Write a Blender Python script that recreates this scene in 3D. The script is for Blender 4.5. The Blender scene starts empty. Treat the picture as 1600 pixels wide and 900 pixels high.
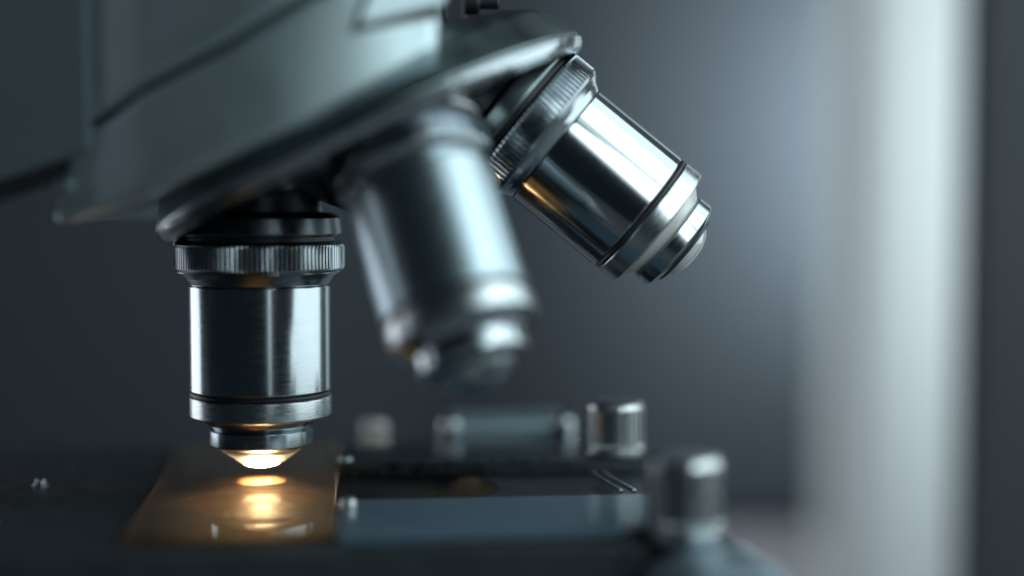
import bpy, bmesh, math, random
from mathutils import Vector, Matrix
random.seed(7)
MM = 0.001
rad = math.radians
S = bpy.context.scene
COL = S.collection

# ------------------------------------------------------------------ camera
cam = bpy.data.cameras.new("camera"); cam_o = bpy.data.objects.new("camera", cam); COL.objects.link(cam_o)
cam_o.location = (0, -0.245, 0.0455); cam_o.rotation_euler = (rad(90 - 3.5), 0, 0)
cam.lens = 55.1; cam.sensor_width = 36; cam.clip_start = 0.01; cam.clip_end = 20
cam.dof.use_dof = True; cam.dof.focus_distance = 0.2405; cam.dof.aperture_fstop = 2.95
S.camera = cam_o

# ------------------------------------------------------------------ world, lights, exposure
w = bpy.data.worlds.new("World"); S.world = w; w.use_nodes = True
w.node_tree.nodes["Background"].inputs[0].default_value = (0.009, 0.0145, 0.019, 1)
w.node_tree.nodes["Background"].inputs[1].default_value = 1.0
S.view_settings.view_transform = 'Standard'; S.view_settings.look = 'None'
S.view_settings.exposure = 0; S.view_settings.gamma = 1; S.view_settings.use_curve_mapping = False
S.cycles.max_bounces = 10; S.cycles.transparent_max_bounces = 12
S.cycles.use_denoising = True
S.cycles.sample_clamp_indirect = 12


def area(name, loc, target, sx, sy, power, col):
    l = bpy.data.lights.new(name, 'AREA'); l.shape = 'RECTANGLE'; l.size = sx; l.size_y = sy
    l.energy = power; l.color = col
    o = bpy.data.objects.new(name, l); COL.objects.link(o); o.location = loc
    d = Vector(target) - Vector(loc); o.rotation_euler = d.to_track_quat('-Z', 'Y').to_euler()
    return o


area("window_light", (0.46, 0.0, 0.245), (-0.2, 0.0, 0.10), 0.70, 0.65, 3.2, (0.84, 0.97, 1.0))
area("side_window_light", (-0.50, 0.17, 0.10), (-0.04, 0, 0.03), 0.50, 0.42, 1.6, (0.88, 0.92, 1.0))
area("room_lamp", (0.24, -0.62, 0.20), (0, 0, 0.04), 0.05, 0.6, 0.16, (0.85, 0.97, 1.0))
area("curtain_fill_light", (0.45, 0.10, 0.10), (0.16, 0.34, 0.07), 0.08, 0.18, 0.40, (0.84, 0.94, 1.0)).data.spread = rad(55)  # unseen lamp added to brighten the curtain
area("wall_fill_light", (0.190, 0.435, 0.075), (0.10, 0.50, 0.075), 0.04, 0.14, 1.6, (0.96, 0.96, 1.0))  # unseen lamp added behind the curtain to grade the wall's brightness
area("housing_fill_light", (0.14, -0.20, 0.13), (-0.02, -0.03, 0.06), 0.10, 0.14, 0.21, (0.82, 0.98, 1.0))  # unseen lamp added to brighten the right part of the housing
area("ceiling_light", (0.33, -0.14, 0.46), (0, 0, 0.05), 0.42, 0.40, 0.70, (0.80, 0.97, 1.0))


# ------------------------------------------------------------------ materials
def mat(name, col, rough=0.4, metal=0.0, coat=0.0, spec=0.5, noise=0.0, nscale=(400, 400, 400), bump=0.0, rvar=0.0,
        detail=4.0, aniso=0.0):
    m = bpy.data.materials.new(name); m.use_nodes = True
    nt = m.node_tree; b = nt.nodes["Principled BSDF"]
    b.inputs["Base Color"].default_value = (*col, 1); b.inputs["Roughness"].default_value = rough
    b.inputs["Metallic"].default_value = metal; b.inputs["Coat Weight"].default_value = coat
    b.inputs["Coat Roughness"].default_value = 0.12
    b.inputs["Specular IOR Level"].default_value = spec
    if noise or bump or rvar:
        tc = nt.nodes.new("ShaderNodeTexCoord"); mp = nt.nodes.new("ShaderNodeMapping")
        mp.inputs["Scale"].default_value = nscale
        nt.links.new(tc.outputs["Object"], mp.inputs["Vector"])
        n = nt.nodes.new("ShaderNodeTexNoise"); n.inputs["Scale"].default_value = 1; n.inputs["Detail"].default_value = detail
        nt.links.new(mp.outputs[0], n.inputs["Vector"])
        if noise:
            mx = nt.nodes.new("ShaderNodeMix"); mx.data_type = 'RGBA'
            mx.inputs["A"].default_value = (*[c * (1 - noise) for c in col], 1)
            mx.inputs["B"].default_value = (*[min(1, c * (1 + noise)) for c in col], 1)
            nt.links.new(n.outputs["Fac"], mx.inputs["Factor"]); nt.links.new(mx.outputs["Result"], b.inputs["Base Color"])
        if rvar:
            r = nt.nodes.new("ShaderNodeMapRange"); r.inputs["From Min"].default_value = 0.3; r.inputs["From Max"].default_value = 0.7
            r.inputs["To Min"].default_value = max(0.02, rough - rvar); r.inputs["To Max"].default_value = rough + rvar
            nt.links.new(n.outputs["Fac"], r.inputs["Value"]); nt.links.new(r.outputs[0], b.inputs["Roughness"])
        if bump:
            bp = nt.nodes.new("ShaderNodeBump"); bp.inputs["Strength"].default_value = bump; bp.inputs["Distance"].default_value = 0.0002
            nt.links.new(n.outputs["Fac"], bp.inputs["Height"]); nt.links.new(bp.outputs[0], b.inputs["Normal"])
    return m


M = {}
M['chrome'] = mat('turned_chrome', (0.41, 0.46, 0.49), 0.19, 1.0, noise=0.08, nscale=(300, 300, 9000), bump=0.012, rvar=0.06)
M['polished'] = mat('polished_chrome', (0.42, 0.465, 0.49), 0.12, 1.0, noise=0.05, nscale=(300, 300, 9000), rvar=0.025)
M['soft_satin'] = mat('soft_satin_chrome', (0.33, 0.41, 0.45), 0.30, 1.0, noise=0.08, nscale=(300, 300, 9000), rvar=0.05)
M['satin'] = mat('satin_steel', (0.46, 0.51, 0.53), 0.28, 1.0, noise=0.10, nscale=(600, 600, 6000), bump=0.05, rvar=0.06)
M['knurl'] = mat('knurled_steel', (0.29, 0.33, 0.36), 0.22, 1.0, noise=0.08, nscale=(900, 900, 900), rvar=0.04)
M['dark_metal'] = mat('dark_metal', (0.09, 0.11, 0.12), 0.30, 1.0, noise=0.12, nscale=(500, 500, 500), rvar=0.06)
M['turret'] = mat('turret_metal', (0.20, 0.25, 0.26), 0.32, 1.0, noise=0.08, nscale=(200, 200, 200), rvar=0.05)
M['black'] = mat('black_rubber', (0.012, 0.013, 0.016), 0.45)
M['black_metal'] = mat('black_enamel', (0.018, 0.020, 0.024), 0.35, noise=0.2, nscale=(300, 300, 300), rvar=0.08)
M['paint'] = mat('pale_metallic_enamel', (0.50, 0.61, 0.64), 0.50, 0.9, coat=0.1, noise=0.03, nscale=(90, 90, 90), bump=0.02, rvar=0.05)
M['arm_paint'] = mat('grey_enamel', (0.075, 0.10, 0.115), 0.5, noise=0.04, nscale=(120, 120, 120), bump=0.03)
M['stage'] = mat('stage_black', (0.020, 0.026, 0.032), 0.42, noise=0.25, nscale=(250, 250, 250), bump=0.05, rvar=0.08)
M['anod'] = mat('blue_grey_enamel', (0.065, 0.11, 0.15), 0.42, 0.0, coat=0.5, noise=0.12, nscale=(200, 200, 200), bump=0.04, rvar=0.06)
M['clamp'] = mat('grey_blue_metal', (0.20, 0.27, 0.32), 0.4, 0.6, noise=0.1, nscale=(300, 300, 300))
M['pale'] = mat('nickel_plate', (0.62, 0.63, 0.60), 0.4, 0.5)
M['lens_pale'] = mat('pale_lens', (0.42, 0.45, 0.45), 0.15, coat=1.0)
M['matte_nickel'] = mat('matte_nickel', (0.47, 0.50, 0.51), 0.27, 1.0, noise=0.1, nscale=(500, 500, 500))
M['lens_dark'] = mat('coated_lens', (0.05, 0.06, 0.075), 0.08, coat=1.0)
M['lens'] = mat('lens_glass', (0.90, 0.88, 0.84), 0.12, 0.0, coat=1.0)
M['wall'] = mat('wall_paint', (0.0195, 0.0255, 0.0300), 0.9, spec=0.05, noise=0.05, nscale=(8, 8, 8), bump=0.05)
M['curtain'] = mat('white_cloth', (0.62, 0.67, 0.67), 0.85, noise=0.04, nscale=(300, 300, 60), bump=0.1)
M['cabinet'] = mat('cabinet_dark', (0.030, 0.038, 0.046), 0.6, noise=0.1, nscale=(20, 20, 20))
M['table'] = mat('bench_top', (0.14, 0.15, 0.16), 0.5, noise=0.08, nscale=(30, 30, 30), rvar=0.05)


def lamp_mat():
    m = bpy.data.materials.new('lit_condenser_lens'); m.use_nodes = True
    b = m.node_tree.nodes["Principled BSDF"]
    b.inputs["Base Color"].default_value = (0.9, 0.8, 0.6, 1)
    b.inputs["Emission Color"].default_value = (1.0, 0.72, 0.46, 1); b.inputs["Emission Strength"].default_value = 3
    return m


M['lamp'] = lamp_mat()


def slide_mat(film_on=True):
    m = bpy.data.materials.new('slide_glass'); m.use_nodes = True
    nt = m.node_tree; nt.nodes.clear(); N = nt.nodes.new; L = nt.links.new
    out = N("ShaderNodeOutputMaterial")
    tr = N("ShaderNodeBsdfTransparent"); tr.inputs[0].default_value = (0.93, 0.90, 0.84, 1)
    gl = N("ShaderNodeBsdfGlossy"); gl.inputs["Roughness"].default_value = 0.05
    gl.inputs[0].default_value = (1, 1, 1, 1)
    fr = N("ShaderNodeFresnel"); fr.inputs[0].default_value = 1.7
    mx = N("ShaderNodeMixShader"); L(fr.outputs[0], mx.inputs[0]); L(tr.outputs[0], mx.inputs[1])
    g2 = N("ShaderNodeBsdfGlossy"); g2.inputs["Roughness"].default_value = 0.34; g2.inputs[0].default_value = (1, .92, .8, 1)
    gm = N("ShaderNodeMixShader"); gm.inputs[0].default_value = 0.26
    L(gl.outputs[0], gm.inputs[1]); L(g2.outputs[0], gm.inputs[2]); L(gm.outputs[0], mx.inputs[2])
    # amber lamp glow painted into the film towards the front, thin dusty film elsewhere
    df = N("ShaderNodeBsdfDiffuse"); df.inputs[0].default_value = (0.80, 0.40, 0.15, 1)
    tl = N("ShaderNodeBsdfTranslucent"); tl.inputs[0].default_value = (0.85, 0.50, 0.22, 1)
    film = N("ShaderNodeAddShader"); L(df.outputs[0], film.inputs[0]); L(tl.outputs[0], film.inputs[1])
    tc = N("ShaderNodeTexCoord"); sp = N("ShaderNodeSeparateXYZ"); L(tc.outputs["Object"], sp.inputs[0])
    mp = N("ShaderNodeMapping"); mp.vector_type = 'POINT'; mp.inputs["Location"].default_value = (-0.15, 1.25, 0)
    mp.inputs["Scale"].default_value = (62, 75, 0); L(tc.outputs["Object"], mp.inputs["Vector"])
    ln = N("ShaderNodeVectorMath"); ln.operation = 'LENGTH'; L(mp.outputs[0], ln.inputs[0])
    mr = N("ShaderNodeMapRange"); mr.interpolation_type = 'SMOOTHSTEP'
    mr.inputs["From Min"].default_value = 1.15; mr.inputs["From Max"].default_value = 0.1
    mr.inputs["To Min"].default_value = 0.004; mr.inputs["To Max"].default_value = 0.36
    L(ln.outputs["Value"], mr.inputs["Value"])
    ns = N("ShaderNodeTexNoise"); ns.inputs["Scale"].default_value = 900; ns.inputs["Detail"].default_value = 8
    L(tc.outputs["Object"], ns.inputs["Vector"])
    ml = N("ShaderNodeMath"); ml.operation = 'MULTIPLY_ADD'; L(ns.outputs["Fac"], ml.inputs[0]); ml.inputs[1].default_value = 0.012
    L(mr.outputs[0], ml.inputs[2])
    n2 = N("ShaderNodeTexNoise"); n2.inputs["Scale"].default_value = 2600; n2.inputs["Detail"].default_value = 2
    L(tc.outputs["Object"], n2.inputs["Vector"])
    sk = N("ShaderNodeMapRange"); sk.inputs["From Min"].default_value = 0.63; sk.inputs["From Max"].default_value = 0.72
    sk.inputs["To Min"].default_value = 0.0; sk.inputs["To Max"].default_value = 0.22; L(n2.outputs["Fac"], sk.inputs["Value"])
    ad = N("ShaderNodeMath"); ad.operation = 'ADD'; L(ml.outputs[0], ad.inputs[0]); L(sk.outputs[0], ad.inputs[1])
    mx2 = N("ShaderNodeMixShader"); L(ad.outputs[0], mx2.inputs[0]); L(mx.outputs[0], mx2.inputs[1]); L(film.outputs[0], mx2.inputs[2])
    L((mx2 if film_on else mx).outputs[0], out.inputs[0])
    return m


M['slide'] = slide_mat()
M['slide_bottom'] = slide_mat(False)
M['slide_edge'] = mat('amber_edge_glow', (0.40, 0.26, 0.14), 0.5, noise=0.1, nscale=(900, 900, 900))  # lamp glow along the slide's long edges, put into their colour


# ------------------------------------------------------------------ helpers (all sizes in millimetres)
def obj(name, bm, material, parent=None, matrix=None, smooth=35):
    bmesh.ops.recalc_face_normals(bm, faces=bm.faces)
    me = bpy.data.meshes.new(name); bm.to_mesh(me); bm.free()
    me.transform(Matrix.Scale(MM, 4))
    me.polygons.foreach_set("use_smooth", [True] * len(me.polygons))
    me.set_sharp_from_angle(angle=rad(smooth))
    me.materials.append(material)
    o = bpy.data.objects.new(name, me); COL.objects.link(o)
    if parent: o.parent = parent
    if matrix is not None: o.matrix_local = matrix
    wn = o.modifiers.new("weighted_normals", 'WEIGHTED_NORMAL'); wn.keep_sharp = True; wn.weight = 90
    return o


def empty(name, loc_mm):
    o = bpy.data.objects.new(name, None); COL.objects.link(o); o.location = Vector(loc_mm) * MM
    o.empty_display_size = 0.01
    return o


def tag(o, label, cat=None, group=None, kind=None):
    if label: o['label'] = label
    if cat: o['category'] = cat
    if group: o['group'] = group
    if kind: o['kind'] = kind
    return o


def chamfer_profile(pts, c=0.14):
    out = []
    n = len(pts)
    for i, p in enumerate(pts):
        if i in (0, n - 1): out.append(p); continue
        a, b = Vector(pts[i - 1]), Vector(pts[i + 1]); p_ = Vector(p)
        da, db = a - p_, b - p_
        if da.length < 1e-6 or db.length < 1e-6 or da.angle(db) > rad(165): out.append(p); continue
        k = min(c, da.length * 0.35, db.length * 0.35)
        out.append(tuple(p_ + da.normalized() * k)); out.append(tuple(p_ + db.normalized() * k))
    return out


def lathe(profile, seg=96, c=0.14, ridge=None, closed=False):
    """profile: (r, z) points; ridge: function(angle, r, z) -> r"""
    pr = chamfer_profile(profile, c) if c else profile
    bm = bmesh.new(); rings = []
    for r, z in pr:
        if r < 1e-5:
            rings.append([bm.verts.new((0, 0, z))]); continue
        ring = []
        for i in range(seg):
            a = 2 * math.pi * i / seg
            rr = ridge(i, r, z) if ridge else r
            ring.append(bm.verts.new((rr * math.cos(a), rr * math.sin(a), z)))
        rings.append(ring)
    pairs = list(zip(rings, rings[1:]))
    if closed: pairs.append((rings[-1], rings[0]))
    for A, B in pairs:
        for i in range(seg):
            j = (i + 1) % seg
            if len(A) == 1 and len(B) == 1: continue
            if len(A) == 1: bm.faces.new((A[0], B[i], B[j]))
            elif len(B) == 1: bm.faces.new((A[i], A[j], B[0]))
            else: bm.faces.new((A[i], A[j], B[j], B[i]))
    return bm


def box(bm, x0, x1, y0, y1, z0, z1, bev=0.4, seg=2):
    t = bmesh.new(); bmesh.ops.create_cube(t, size=1)
    for v in t.verts:
        v.co = Vector(((x0 + x1) / 2 + v.co.x * (x1 - x0), (y0 + y1) / 2 + v.co.y * (y1 - y0), (z0 + z1) / 2 + v.co.z * (z1 - z0)))
    if bev: bmesh.ops.bevel(t, geom=list(t.edges), offset=bev, segments=seg, profile=0.6, affect='EDGES')
    me = bpy.data.meshes.new("tmp"); t.to_mesh(me); t.free(); bm.from_mesh(me); bpy.data.meshes.remove(me)
    return bm


def prism(poly, axis, a0, a1, bev=0.5, seg=2):
    """extrude polygon of 2-D points along an axis ('y': poly is (x, z); 'z': poly is (x, y))"""
    bm = bmesh.new()
    def P(p, a): return (p[0], a, p[1]) if axis == 'y' else (p[0], p[1], a)
    A = [bm.verts.new(P(p, a0)) for p in poly]; B = [bm.verts.new(P(p, a1)) for p in poly]
    n = len(poly)
    bm.faces.new(A); bm.faces.new(B[::-1])
    for i in range(n): bm.faces.new((A[i], A[(i + 1) % n], B[(i + 1) % n], B[i]))
    bmesh.ops.recalc_face_normals(bm, faces=bm.faces)
    if bev: bmesh.ops.bevel(bm, geom=list(bm.edges), offset=bev, segments=seg, profile=0.5, affect='EDGES')
    return bm


def interp(pts, x):
    if x <= pts[0][0]: return pts[0][1]
    for (xa, ya), (xb, yb) in zip(pts, pts[1:]):
        if x <= xb:
            t = (x - xa) / (xb - xa); return ya + (yb - ya) * t
    return pts[-1][1]


def smooth_interp(pts, x, k=2.0):
    return sum(interp(pts, x + d * k) for d in (-1, -.75, -.5, -.25, 0, .25, .5, .75, 1)) / 9


def frame(origin, zdir, hint=(0, 1, 0)):
    """matrix whose local +Z is zdir"""
    z = Vector(zdir).normalized(); x = Vector(hint).cross(z).normalized(); y = z.cross(x)
    m = Matrix((x, y, z)).transposed().to_4x4(); m.translation = Vector(origin) * MM
    return m


# ------------------------------------------------------------------ the room behind (structure)
bm = bmesh.new(); box(bm, -1500, 1500, 500, 540, -110, 1400, 0)
tag(obj('wall', bm, M['wall']), None, kind='structure')
bm = bmesh.new(); box(bm, -1000, 1000, -420, 498, -160, -120, 3)
tag(obj('workbench', bm, M['table']), 'pale workbench top under the microscope, blurred at the bottom', 'workbench')

# white curtain, gently folded, hanging behind on the right
bm = bmesh.new()
cols = []
nx = 80
for i in range(nx + 1):
    t = i / nx
    x = 121 + 88 * t
    y = 340 + 20 * max(0, 1 - 1.35 * t) ** 2 + 2 * math.sin(t * 5.4 + 2.1) + 0.8 * math.sin(t * 21) - 9 * max(0, (t - .62) / .38) ** 2
    cols.append([bm.verts.new((x, y + dy, z)) for z in (-119, 0, 120, 260, 420) for dy in (0,)])
back = []
for i in range(nx + 1):
    back.append([bm.verts.new((v.co.x, v.co.y + 1.6, v.co.z)) for v in cols[i]])
for i in range(nx):
    for k in range(4):
        bm.faces.new((cols[i][k], cols[i + 1][k], cols[i + 1][k + 1], cols[i][k + 1]))
        bm.faces.new((back[i][k], back[i][k + 1], back[i + 1][k + 1], back[i + 1][k]))
for k in range(4):
    bm.faces.new((cols[0][k], cols[0][k + 1], back[0][k + 1], back[0][k]))
    bm.faces.new((cols[nx][k], back[nx][k], back[nx][k + 1], cols[nx][k + 1]))
tag(obj('curtain', bm, M['curtain'], smooth=80), 'tall pale curtain strip brightly lit behind the microscope', 'curtain')
bm = bmesh.new(); box(bm, 126, 190, 180, 200, -119.5, 420, 2)
tag(obj('cabinet', bm, M['cabinet']), 'dark cabinet edge standing beside the pale curtain', 'cabinet')

# ------------------------------------------------------------------ microscope
scope = empty('microscope', (-39.5, 0, -120))
tag(scope, 'laboratory microscope with chrome objectives over its black stage, lamp lit', 'microscope')
OFF = Vector((39.5, 0, 120))                         # world mm -> scope local mm


def T(x, y, z):
    return Matrix.Translation((Vector((x, y, z)) + OFF) * MM)


W0 = T(0, 0, 0)
APEX = Vector((-39.5, 0, 91.0))
TILT = rad(25.3)
A_AX = Vector((math.sin(TILT), 0, -math.cos(TILT)))


def fr(origin, zdir, hint=(0, 1, 0)):
    m = frame(Vector(origin) + OFF, zdir, hint)
    return m


# ---- housing (head of the stand), lofted along X
Z_BOT = [(-64, 40.6), (-61, 41.6), (-58, 42.6), (-47, 46.3), (-28, 54.3), (-10.0, 64.2)]
Z_SEAM = [(-61, 54.0), (-53, 57.5), (-38.5, 64.2), (-24.6, 72.2), (-10, 79)]
WID = [(-64, 26.8), (-58, 29.0), (-52, 31.2), (-46, 33.1), (-37, 35.3), (-28, 36.3), (-18, 35.0), (-9.5, 31.6)]


def half_w(x): return smooth_interp(WID, x, 4.0)


def loft(x0, x1, zb, zt, rb, rt, n=44, inset=0.0, end_round=1.2):
    bm = bmesh.new(); secs = []
    xs = [x0 + (x1 - x0) * i / n for i in range(n + 1)]
    # rounded ends: a few extra stations
    for e, (xe, s) in enumerate(((x0, 1), (x1, -1))):
        pass
    st = [(x0, 1.0), (x0 + end_round * .12, .5), (x0 + end_round * .5, .13)] + [(x, 0.0) for x in xs if x0 + end_round <= x <= x1 - end_round] + \
         [(x1 - end_round * .5, .13), (x1 - end_round * .12, .5), (x1, 1.0)]
    for x, sh in st:
        d = sh * end_round
        w_ = half_w(x) - inset - d; b = zb(x) + d; t = zt(x) - d
        sec = []
        def arc(cy, cz, r, a0, a1, m=5):
            for k in range(m + 1):
                a = rad(a0 + (a1 - a0) * k / m); sec.append((cy + r * math.cos(a), cz + r * math.sin(a)))
        arc(w_ - rb, b + rb, rb, -90, 0); arc(w_ - rt, t - rt, rt, 0, 90)
        arc(-w_ + rt, t - rt, rt, 90, 180); arc(-w_ + rb, b + rb, rb, 180, 270)
        secs.append([bm.verts.new((x, y, z)) for y, z in sec])
    m = len(secs[0])
    for A, B in zip(secs, secs[1:]):
        for i in range(m): bm.faces.new((A[i], A[(i + 1) % m], B[(i + 1) % m], B[i]))
    bm.faces.new(secs[0][::-1]); bm.faces.new(secs[-1])
    for v in bm.verts:                                   # raked left end: the lower corner runs out to a point
        if v.co.x < -50: v.co.x += max(0, min(v.co.z - 42, 8)) * 0.3 * min(1, (-50 - v.co.x) / 8)
    return bm


lower = obj('lower_housing', loft(-63.6, -10.2, lambda x: interp(Z_BOT, x), lambda x: interp(Z_SEAM, x), 1.6, 1.3), M['paint'], scope, W0, 40)
upper = obj('upper_housing', loft(-63.0, -9.4, lambda x: interp(Z_SEAM, x) + 1.1, lambda x: 112, 1.3, 6), M['paint'], scope, W0, 40)
obj('housing_core', loft(-61, -11.5, lambda x: interp(Z_BOT, x) + 3, lambda x: 108, 1, 1, inset=1.8), M['black_metal'], scope, W0)


# raised side panel with its dark gasket on the right end of the lower housing
def skin_panel(poly, off0, off1, bev):
    bm = bmesh.new()
    vs = [bm.verts.new((x, 0, z)) for x, z in poly]
    f = bm.faces.new(vs)
    r = bmesh.ops.extrude_face_region(bm, geom=[f])
    top = [v for v in r['geom'] if isinstance(v, bmesh.types.BMVert)]
    bot = set(bm.verts) - set(top)
    for v in bot: v.co.y = -half_w(v.co.x) + off0
    for v in top: v.co.y = -half_w(v.co.x) - off1
    bmesh.ops.recalc_face_normals(bm, faces=bm.faces)
    if bev:
        ed = [e for e in bm.edges if e.verts[0] in top or e.verts[1] in top]
        bmesh.ops.bevel(bm, geom=ed, offset=bev, segments=2, profile=0.5, affect='EDGES')
    return bm


obj('gasket', skin_panel([(-21.5, 66.4), (-9.8, 69.0), (-9.6, 70.2), (-14, 77), (-18.1, 76)], 1.0, 0.35, 0.1), M['black'], lower)
obj('side_panel', skin_panel([(-20.5, 67.4), (-9.4, 70.6), (-8.9, 71.6), (-10, 77), (-17.2, 76.2)], 0.6, 0.9, 0.4), M['paint'], lower)

# arm of the stand on the left, with a recess and a thin lip along its lower edge
zl = lambda x: 48.0 + 0.345 * (x + 60)
arm = obj('arm', prism([(-235, zl(-235) + 8), (-200, zl(-200) + 5), (-58.0, zl(-58.0) + 2.4), (-58.0, 112), (-235, 112)], 'y', -28.8, -24.5, 1.0), M['arm_paint'], scope, W0)
obj('arm_core', prism([(-235, zl(-235) + 16), (-61.5, zl(-61.5) + 16), (-61.5, 110), (-235, 110)], 'y', -21.8, 31, 1.0), M['black_metal'], arm)
obj('recess_strip', prism([(-160, zl(-160) - .1), (-62.2, zl(-62.2) - .1), (-62.2, zl(-62.2) + 4), (-160, zl(-160) + 10)], 'y', -27.6, -22.3, 0.1), M['black_metal'], arm)
obj('trim_lip', prism([(-160, zl(-160) - .8), (-62.4, zl(-62.4) - .8), (-62.4, zl(-62.4)), (-160, zl(-160))], 'y', -29.2, -27.8, 0.2), M['satin'], arm)
obj('pillar', prism([(-235, -94.5), (-195, -94.5), (-195, -10), (-200, 20), (-235, 20)], 'y', -28, 28, 4), M['arm_paint'], scope, W0)
bm = bmesh.new(); box(bm, -240, 40, -55, 55, -120, -95, 6, 3); obj('base', bm, M['arm_paint'], scope, W0)

# black bracket and locking screw on top of the nosepiece
bm = bmesh.new(); box(bm, -9.8, -7.0, -14, 2, 66.3, 92, 0.5)
br = obj('bracket', bm, M['black'], scope, W0)
bm = lathe([(0, 0), (2.0, 0), (2.0, 2.2), (1.2, 2.2), (1.2, 5.2), (0, 5.2)], 40)
obj('locking_screw', bm, M['black'], br, Matrix.Translation(Vector((-7.1, -9, 73.9)) * MM) @ Matrix.Rotation(rad(90), 4, 'Y'))

# ---- revolving nosepiece: lathe round the tilted axis; local +Z runs down the axis away from the apex
NOSE = fr(APEX, A_AX)
nose = obj('nosepiece', lathe([(29.0, 34.0), (31.4, 34.2), (32.6, 35.2), (35.9, 40.3), (35.9, 40.8)], 160, 0.3), M['turret'], scope, NOSE)
obj('top_cap', lathe([(0, 26), (17, 27.5), (20, 30.8), (28.5, 33.0), (30.5, 34.6)], 96, 0.3), M['black_metal'], nose)
NR = 28


def notch(i, r, z, seg=NR * 16):
    return r - 0.10 if i % 16 == 0 else r


obj('grip_ring', lathe([(35.2, 40.6), (36.0, 40.7), (36.2, 41.1), (36.0, 41.8), (35.5, 42.5), (34.6, 43.0), (32.6, 43.1)], NR * 16, 0.0, ridge=notch), M['chrome'], nose, smooth=25)
obj('underside', lathe([(32.8, 43.0), (30, 41.6), (14, 43.6), (8, 50), (0, 51)], 96, 0.3), M['black_metal'], nose)


# ---- objectives: local z = 0 at the front lens, +Z back towards the nosepiece
def build_objective(tip, back_dir, r_scale=1.0, stretch=0.0, boss_len=10, label=None, lens_kind='dome', neck_mat='dark_metal', lit=False, metal='chrome', knurl=0.42, collar=1.0):
    q = r_scale; s = stretch
    mtx = fr(tip, back_dir)
    def P(pts): return [(r * q, z if z < 12.0 else (z + s if z > 20 else z)) for r, z in pts]
    PC = lambda pts: [(r * collar if r > 11 else r, z) for r, z in P(pts)]
    o = obj('objective', lathe(P([(9.5, 11.95), (10.55, 11.95), (11.0, 12.3), (11.0, 28.6), (9.5, 28.7)]), 128, 0.12), M[metal], scope, mtx)
    if label: o['label'] = label
    if lens_kind == 'dome':
        lens = [(0, 0), (1.5, 0.02), (2.3, .22), (3.1, .68), (3.1, 2.7), (0, 2.75)]
    else:
        lens = [(0, .8), (2.4, .85), (3.9, 1.4), (5.0, 2.4), (5.0, 2.75), (0, 2.9)]
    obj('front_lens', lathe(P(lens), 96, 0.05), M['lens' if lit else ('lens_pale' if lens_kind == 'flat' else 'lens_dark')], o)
    if lens_kind == 'dome':
        obj('lens_cone', lathe(P([(3.15, .72), (3.35, .78), (5.75, 2.38), (5.8, 2.7), (3.15, 2.75)]), 96, 0.05), M['satin'], o)
    obj('lens_rim', lathe(P([(5.0, 2.5), (6.05, 2.55), (6.35, 3.05), (5.0, 3.1)]), 96, 0.05), M['black'], o)
    obj('step_ring', lathe(P([(5.2, 3.05), (6.7, 3.1), (8.05, 3.75), (8.05, 6.05), (6.5, 6.1)]), 112, 0.12), M['chrome'], o)
    obj('nose_cone', lathe(P([(6.6, 6.0), (7.35, 6.0), (9.35, 8.05), (8.6, 8.1)]), 112, 0.08), M['pale' if lens_kind == 'flat' else 'chrome'], o)
    obj('front_ring', lathe(P([(8.8, 7.98), (10.7, 7.98), (11.0, 8.3), (11.0, 11.1), (10.6, 11.4), (9.5, 11.4)]), 128, 0.12), M['satin'], o)
    obj('rubber_ring', lathe(P([(9.8, 11.3), (10.8, 11.32), (10.98, 11.65), (10.8, 12.0), (9.8, 12.02)]), 112, 0.05), M['black'], o)
    obj('shoulder', lathe(PC([(10.0, 28.6), (10.7, 28.62), (11.1, 29.0), (11.6, 29.8), (12.4, 30.5), (12.9, 30.8), (10.5, 30.9)]), 128, 0.06), M['chrome'], o)
    n = 110 if knurl < 0.25 else 92
    def ridge(i, r, z): return r - (knurl if (i % 4) in (0, 1) else 0.0) if r > 12.2 * q * collar and 31.3 + s < z < 34.9 + s else r
    obj('knurled_collar', lathe(PC([(10.5, 30.75), (12.8, 30.8), (13.1, 31.25), (13.15, 31.45), (13.15, 34.6), (13.0, 35.0), (12.3, 35.5), (10.5, 35.6)]), n * 4, 0.0, ridge=ridge), M['knurl'], o, smooth=20)
    obj('mount_gap', lathe(P([(10.4, 35.5), (11.7, 35.55), (11.7, 36.3), (10.4, 36.35)]), 96, 0.05), M['black'], o)
    obj('mount_flange', lathe(PC([(9, 36.3), (12.6, 36.3), (12.9, 36.7), (12.6, 39.2), (11.4, 39.9), (8, 40.0)]), 112, 0.15), M['matte_nickel' if neck_mat == 'pale' else ('dark_metal' if neck_mat == 'dark_metal' else 'turret')], o)
    obj('neck', lathe(P([(8, 39.9), (10.0, 39.9), (9.4, 42), (8.2, 40 + boss_len), (5, 40 + boss_len)]), 96, 0.2), M[neck_mat], o)
    return o


d0 = Vector((0, 0, -1))
build_objective(APEX + d0 * 88.6, -d0, label='upright chrome objective directly above the glass slide, its front lens lit', lit=True, knurl=0.17)
ang = rad(50.6)
d2 = Vector((math.sin(ang), 0, -math.cos(ang)))
build_objective(APEX + d2 * 88.6, -d2, r_scale=0.97, label='chrome objective tilted far out to the side, knurled collar sharp', lens_kind='flat', neck_mat='turret', metal='polished')
tip = Vector((-4.0, -36.5, 19.0)); dF = Vector((0.292, -0.385, -0.877))
build_objective(tip, -dF, r_scale=0.95, stretch=2.0, label='blurred chrome objective pointing forward between the other two', neck_mat='pale', metal='soft_satin', collar=0.92)

# ---- stage (turned slightly about the optical axis)
ROT = Matrix.Rotation(rad(6.0), 4, 'Z')
ST = Matrix.Translation((Vector((-39.5, 0, 0)) + OFF) * MM) @ ROT       # local origin = point of the slide on the axis


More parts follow.
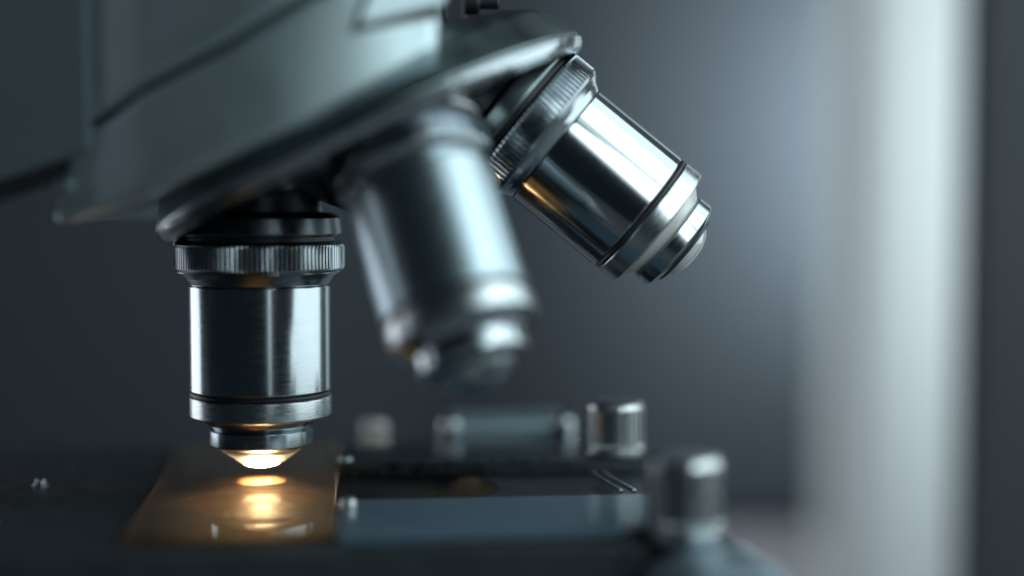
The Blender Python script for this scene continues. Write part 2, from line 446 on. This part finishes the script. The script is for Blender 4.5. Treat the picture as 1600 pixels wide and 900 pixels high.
def plate_with_hole(x0, x1, y0, y1, z0, z1, hx0, hx1, hr, bev=0.5):
    bm = bmesh.new()
    outer = [(x0, y0), (x1, y0), (x1, y1), (x0, y1)]
    inner = []
    for k in range(17): a = rad(-90 + 180 * k / 16); inner.append((hx1 + hr * math.cos(a), hr * math.sin(a)))
    for k in range(17): a = rad(90 + 180 * k / 16); inner.append((hx0 + hr * math.cos(a), hr * math.sin(a)))
    eds = []
    for loop in (outer, inner):
        vs = [bm.verts.new((x, y, z0)) for x, y in loop]
        for i in range(len(vs)): eds.append(bm.edges.new((vs[i], vs[(i + 1) % len(vs)])))
    bmesh.ops.triangle_fill(bm, use_beauty=True, use_dissolve=False, edges=eds)
    r = bmesh.ops.extrude_face_region(bm, geom=list(bm.faces))
    for v in r['geom']:
        if isinstance(v, bmesh.types.BMVert): v.co.z = z1
    bmesh.ops.recalc_face_normals(bm, faces=bm.faces)
    ed = [e for e in bm.edges if len(e.link_faces) == 2 and e.calc_face_angle() > rad(60)]
    bmesh.ops.bevel(bm, geom=ed, offset=bev, segments=2, profile=0.5, affect='EDGES')
    return bm


stage = obj('stage', plate_with_hole(-52, 66, -44, 48, -7.0, -1.5, -4, 26, 11.5), M['stage'], scope, ST)
bm = bmesh.new(); box(bm, -50, 60, -40, 42, -24, -18, 1)
# slide holder bars either side of the opening
bm2 = bmesh.new(); box(bm2, 12.3, 60, -41, -17.5, -1.3, 0.2, 0.35)
near_bar = obj('slide_holder_bar', bm2, M['anod'], stage)
bm2 = bmesh.new(); box(bm2, 12.1, 63, 8, 24, -1.3, 1.5, 0.35)
far_bar = obj('slide_holder_bar', bm2, M['dark_metal'], stage)
bm.free()
# clamp pins that touch the slide
pin = lambda: lathe([(0, 0), (1.1, 0), (1.1, 1.2), (.8, 1.6), (0, 1.7)], 32)
obj('pin', pin(), M['satin'], near_bar, Matrix.Translation(Vector((13.6, -24, 0.1)) * MM))
obj('pin', pin(), M['satin'], far_bar, Matrix.Translation(Vector((13.2, 10.0, 0.3)) * MM))
# thin chrome rods added for the glint lines across the holder gap
for x0, x1 in ((53.0, 54.6), (54.9, 56.6)):
    a, b = Vector((x0, 1.0, 0.1)), Vector((x1, -16.0, 0.35))
    obj('glint_rod', lathe([(0, 0), (.35, 0), (.35, (b - a).length), (0, (b - a).length)], 20, .05), M['chrome'], near_bar, frame(a, b - a, (0, 0, 1)))
# knurled knobs


def knob(name, h, r, parent, loc, m, ridges=26):
    def rg(i, rr, z): return rr - 0.5 if (i % 4) in (0, 1) and rr > r * 0.95 and 0.24 * h < z < 0.87 * h else rr
    k = obj(name, lathe([(0, 0), (r * 1.0, 0), (r * 1.05, h * .03), (r * 1.05, h * .13), (r * .96, h * .16), (r * .96, h * .2), (r, h * .22), (r, h * .25), (r, h * .86), (r, h * .89), (r * .93, h * .97), (r * .8, h), (0, h)], ridges * 4, 0.0, ridge=rg),
            M[m], parent, Matrix.Translation(Vector(loc) * MM), 50)
    return k


knob('knob', 9.2, 4.8, far_bar, (58, 9.0, 1.5), 'matte_nickel')
knob('knob', 11.5, 5.2, near_bar, (58.5, -43.0, -1.0), 'matte_nickel')
knob('small_knob', 4.8, 2.4, stage, (18.5, 40, -1.5), 'pale')
# clamp block beyond the far bar
bk = obj('clamp_block', prism([(31.5, 31), (52.5, 31), (53.5, 34), (53.5, 44), (33, 44), (31.5, 42)], 'z', -1.5, 4.6, 1.5, 3), M['clamp'], stage)
for x in (31.8, 52.4):  # chrome posts added to give the block's ends their upright highlights
    obj('highlight_post', lathe([(0, 0), (2.0, 0), (2.0, 5.6), (1.5, 6.3), (0, 6.4)], 40), M['chrome'], bk, Matrix.Translation(Vector((x, 31.5, -1.4)) * MM))
# rounded drive housing under the near right corner
obj('drive_housing', prism([(52, -30), (82, -30), (82, -15), (66, -1.2), (57, -1.2), (52, -5)], 'y', -62, -44.5, 1.2, 3), M['clamp'], stage)
# stage apron below the plate
bm = bmesh.new(); box(bm, -48, 62, -43, -16, -40, -7.2, 1.0); obj('front_apron', bm, M['stage'], stage)
bm = bmesh.new(); box(bm, -100, -14, -14, 14, -34, -20, 2); obj('stage_support', bm, M['stage'], stage)

obj('glint_peg', lathe([(0, 0), (1.3, 0), (1.3, .3), (.8, .4), (.8, .9), (.6, 1.1), (0, 1.15)], 24, .05), M['chrome'], stage, Matrix.Translation(Vector((-35.5, 8, -1.6)) * MM))  # small chrome stub added for the glint at the stage's left corner

# ---- condenser below the opening, lit
cond = obj('condenser', lathe([(0, -30), (13, -30), (13, -12), (9, -8.0), (7, -3.2), (5.9, -1.45), (5.2, -1.45), (4.7, -3.6), (0, -3.8)], 96, 0.3), M['black_metal'], scope, T(-39.5, 0, 0))
obj('condenser_lens', lathe([(4.6, -3.55), (4.0, -3.0), (2.4, -2.55), (0, -2.4)], 64, 0.0), M['lamp'], cond)

ll = bpy.data.lights.new("condenser_light", 'AREA'); ll.shape = 'DISK'; ll.size = 0.0056; ll.energy = 0.11; ll.color = (1.0, 0.70, 0.42)
ll.spread = rad(150)
lo = bpy.data.objects.new("condenser_light", ll); COL.objects.link(lo); lo.location = (-0.0395, 0, -0.0022); lo.rotation_euler = (rad(180), 0, 0)

# ------------------------------------------------------------------ glass slide lying on the stage
bm = bmesh.new(); box(bm, -14, 14, -38, 38, -1.25, 0.0, 0.12, 1)
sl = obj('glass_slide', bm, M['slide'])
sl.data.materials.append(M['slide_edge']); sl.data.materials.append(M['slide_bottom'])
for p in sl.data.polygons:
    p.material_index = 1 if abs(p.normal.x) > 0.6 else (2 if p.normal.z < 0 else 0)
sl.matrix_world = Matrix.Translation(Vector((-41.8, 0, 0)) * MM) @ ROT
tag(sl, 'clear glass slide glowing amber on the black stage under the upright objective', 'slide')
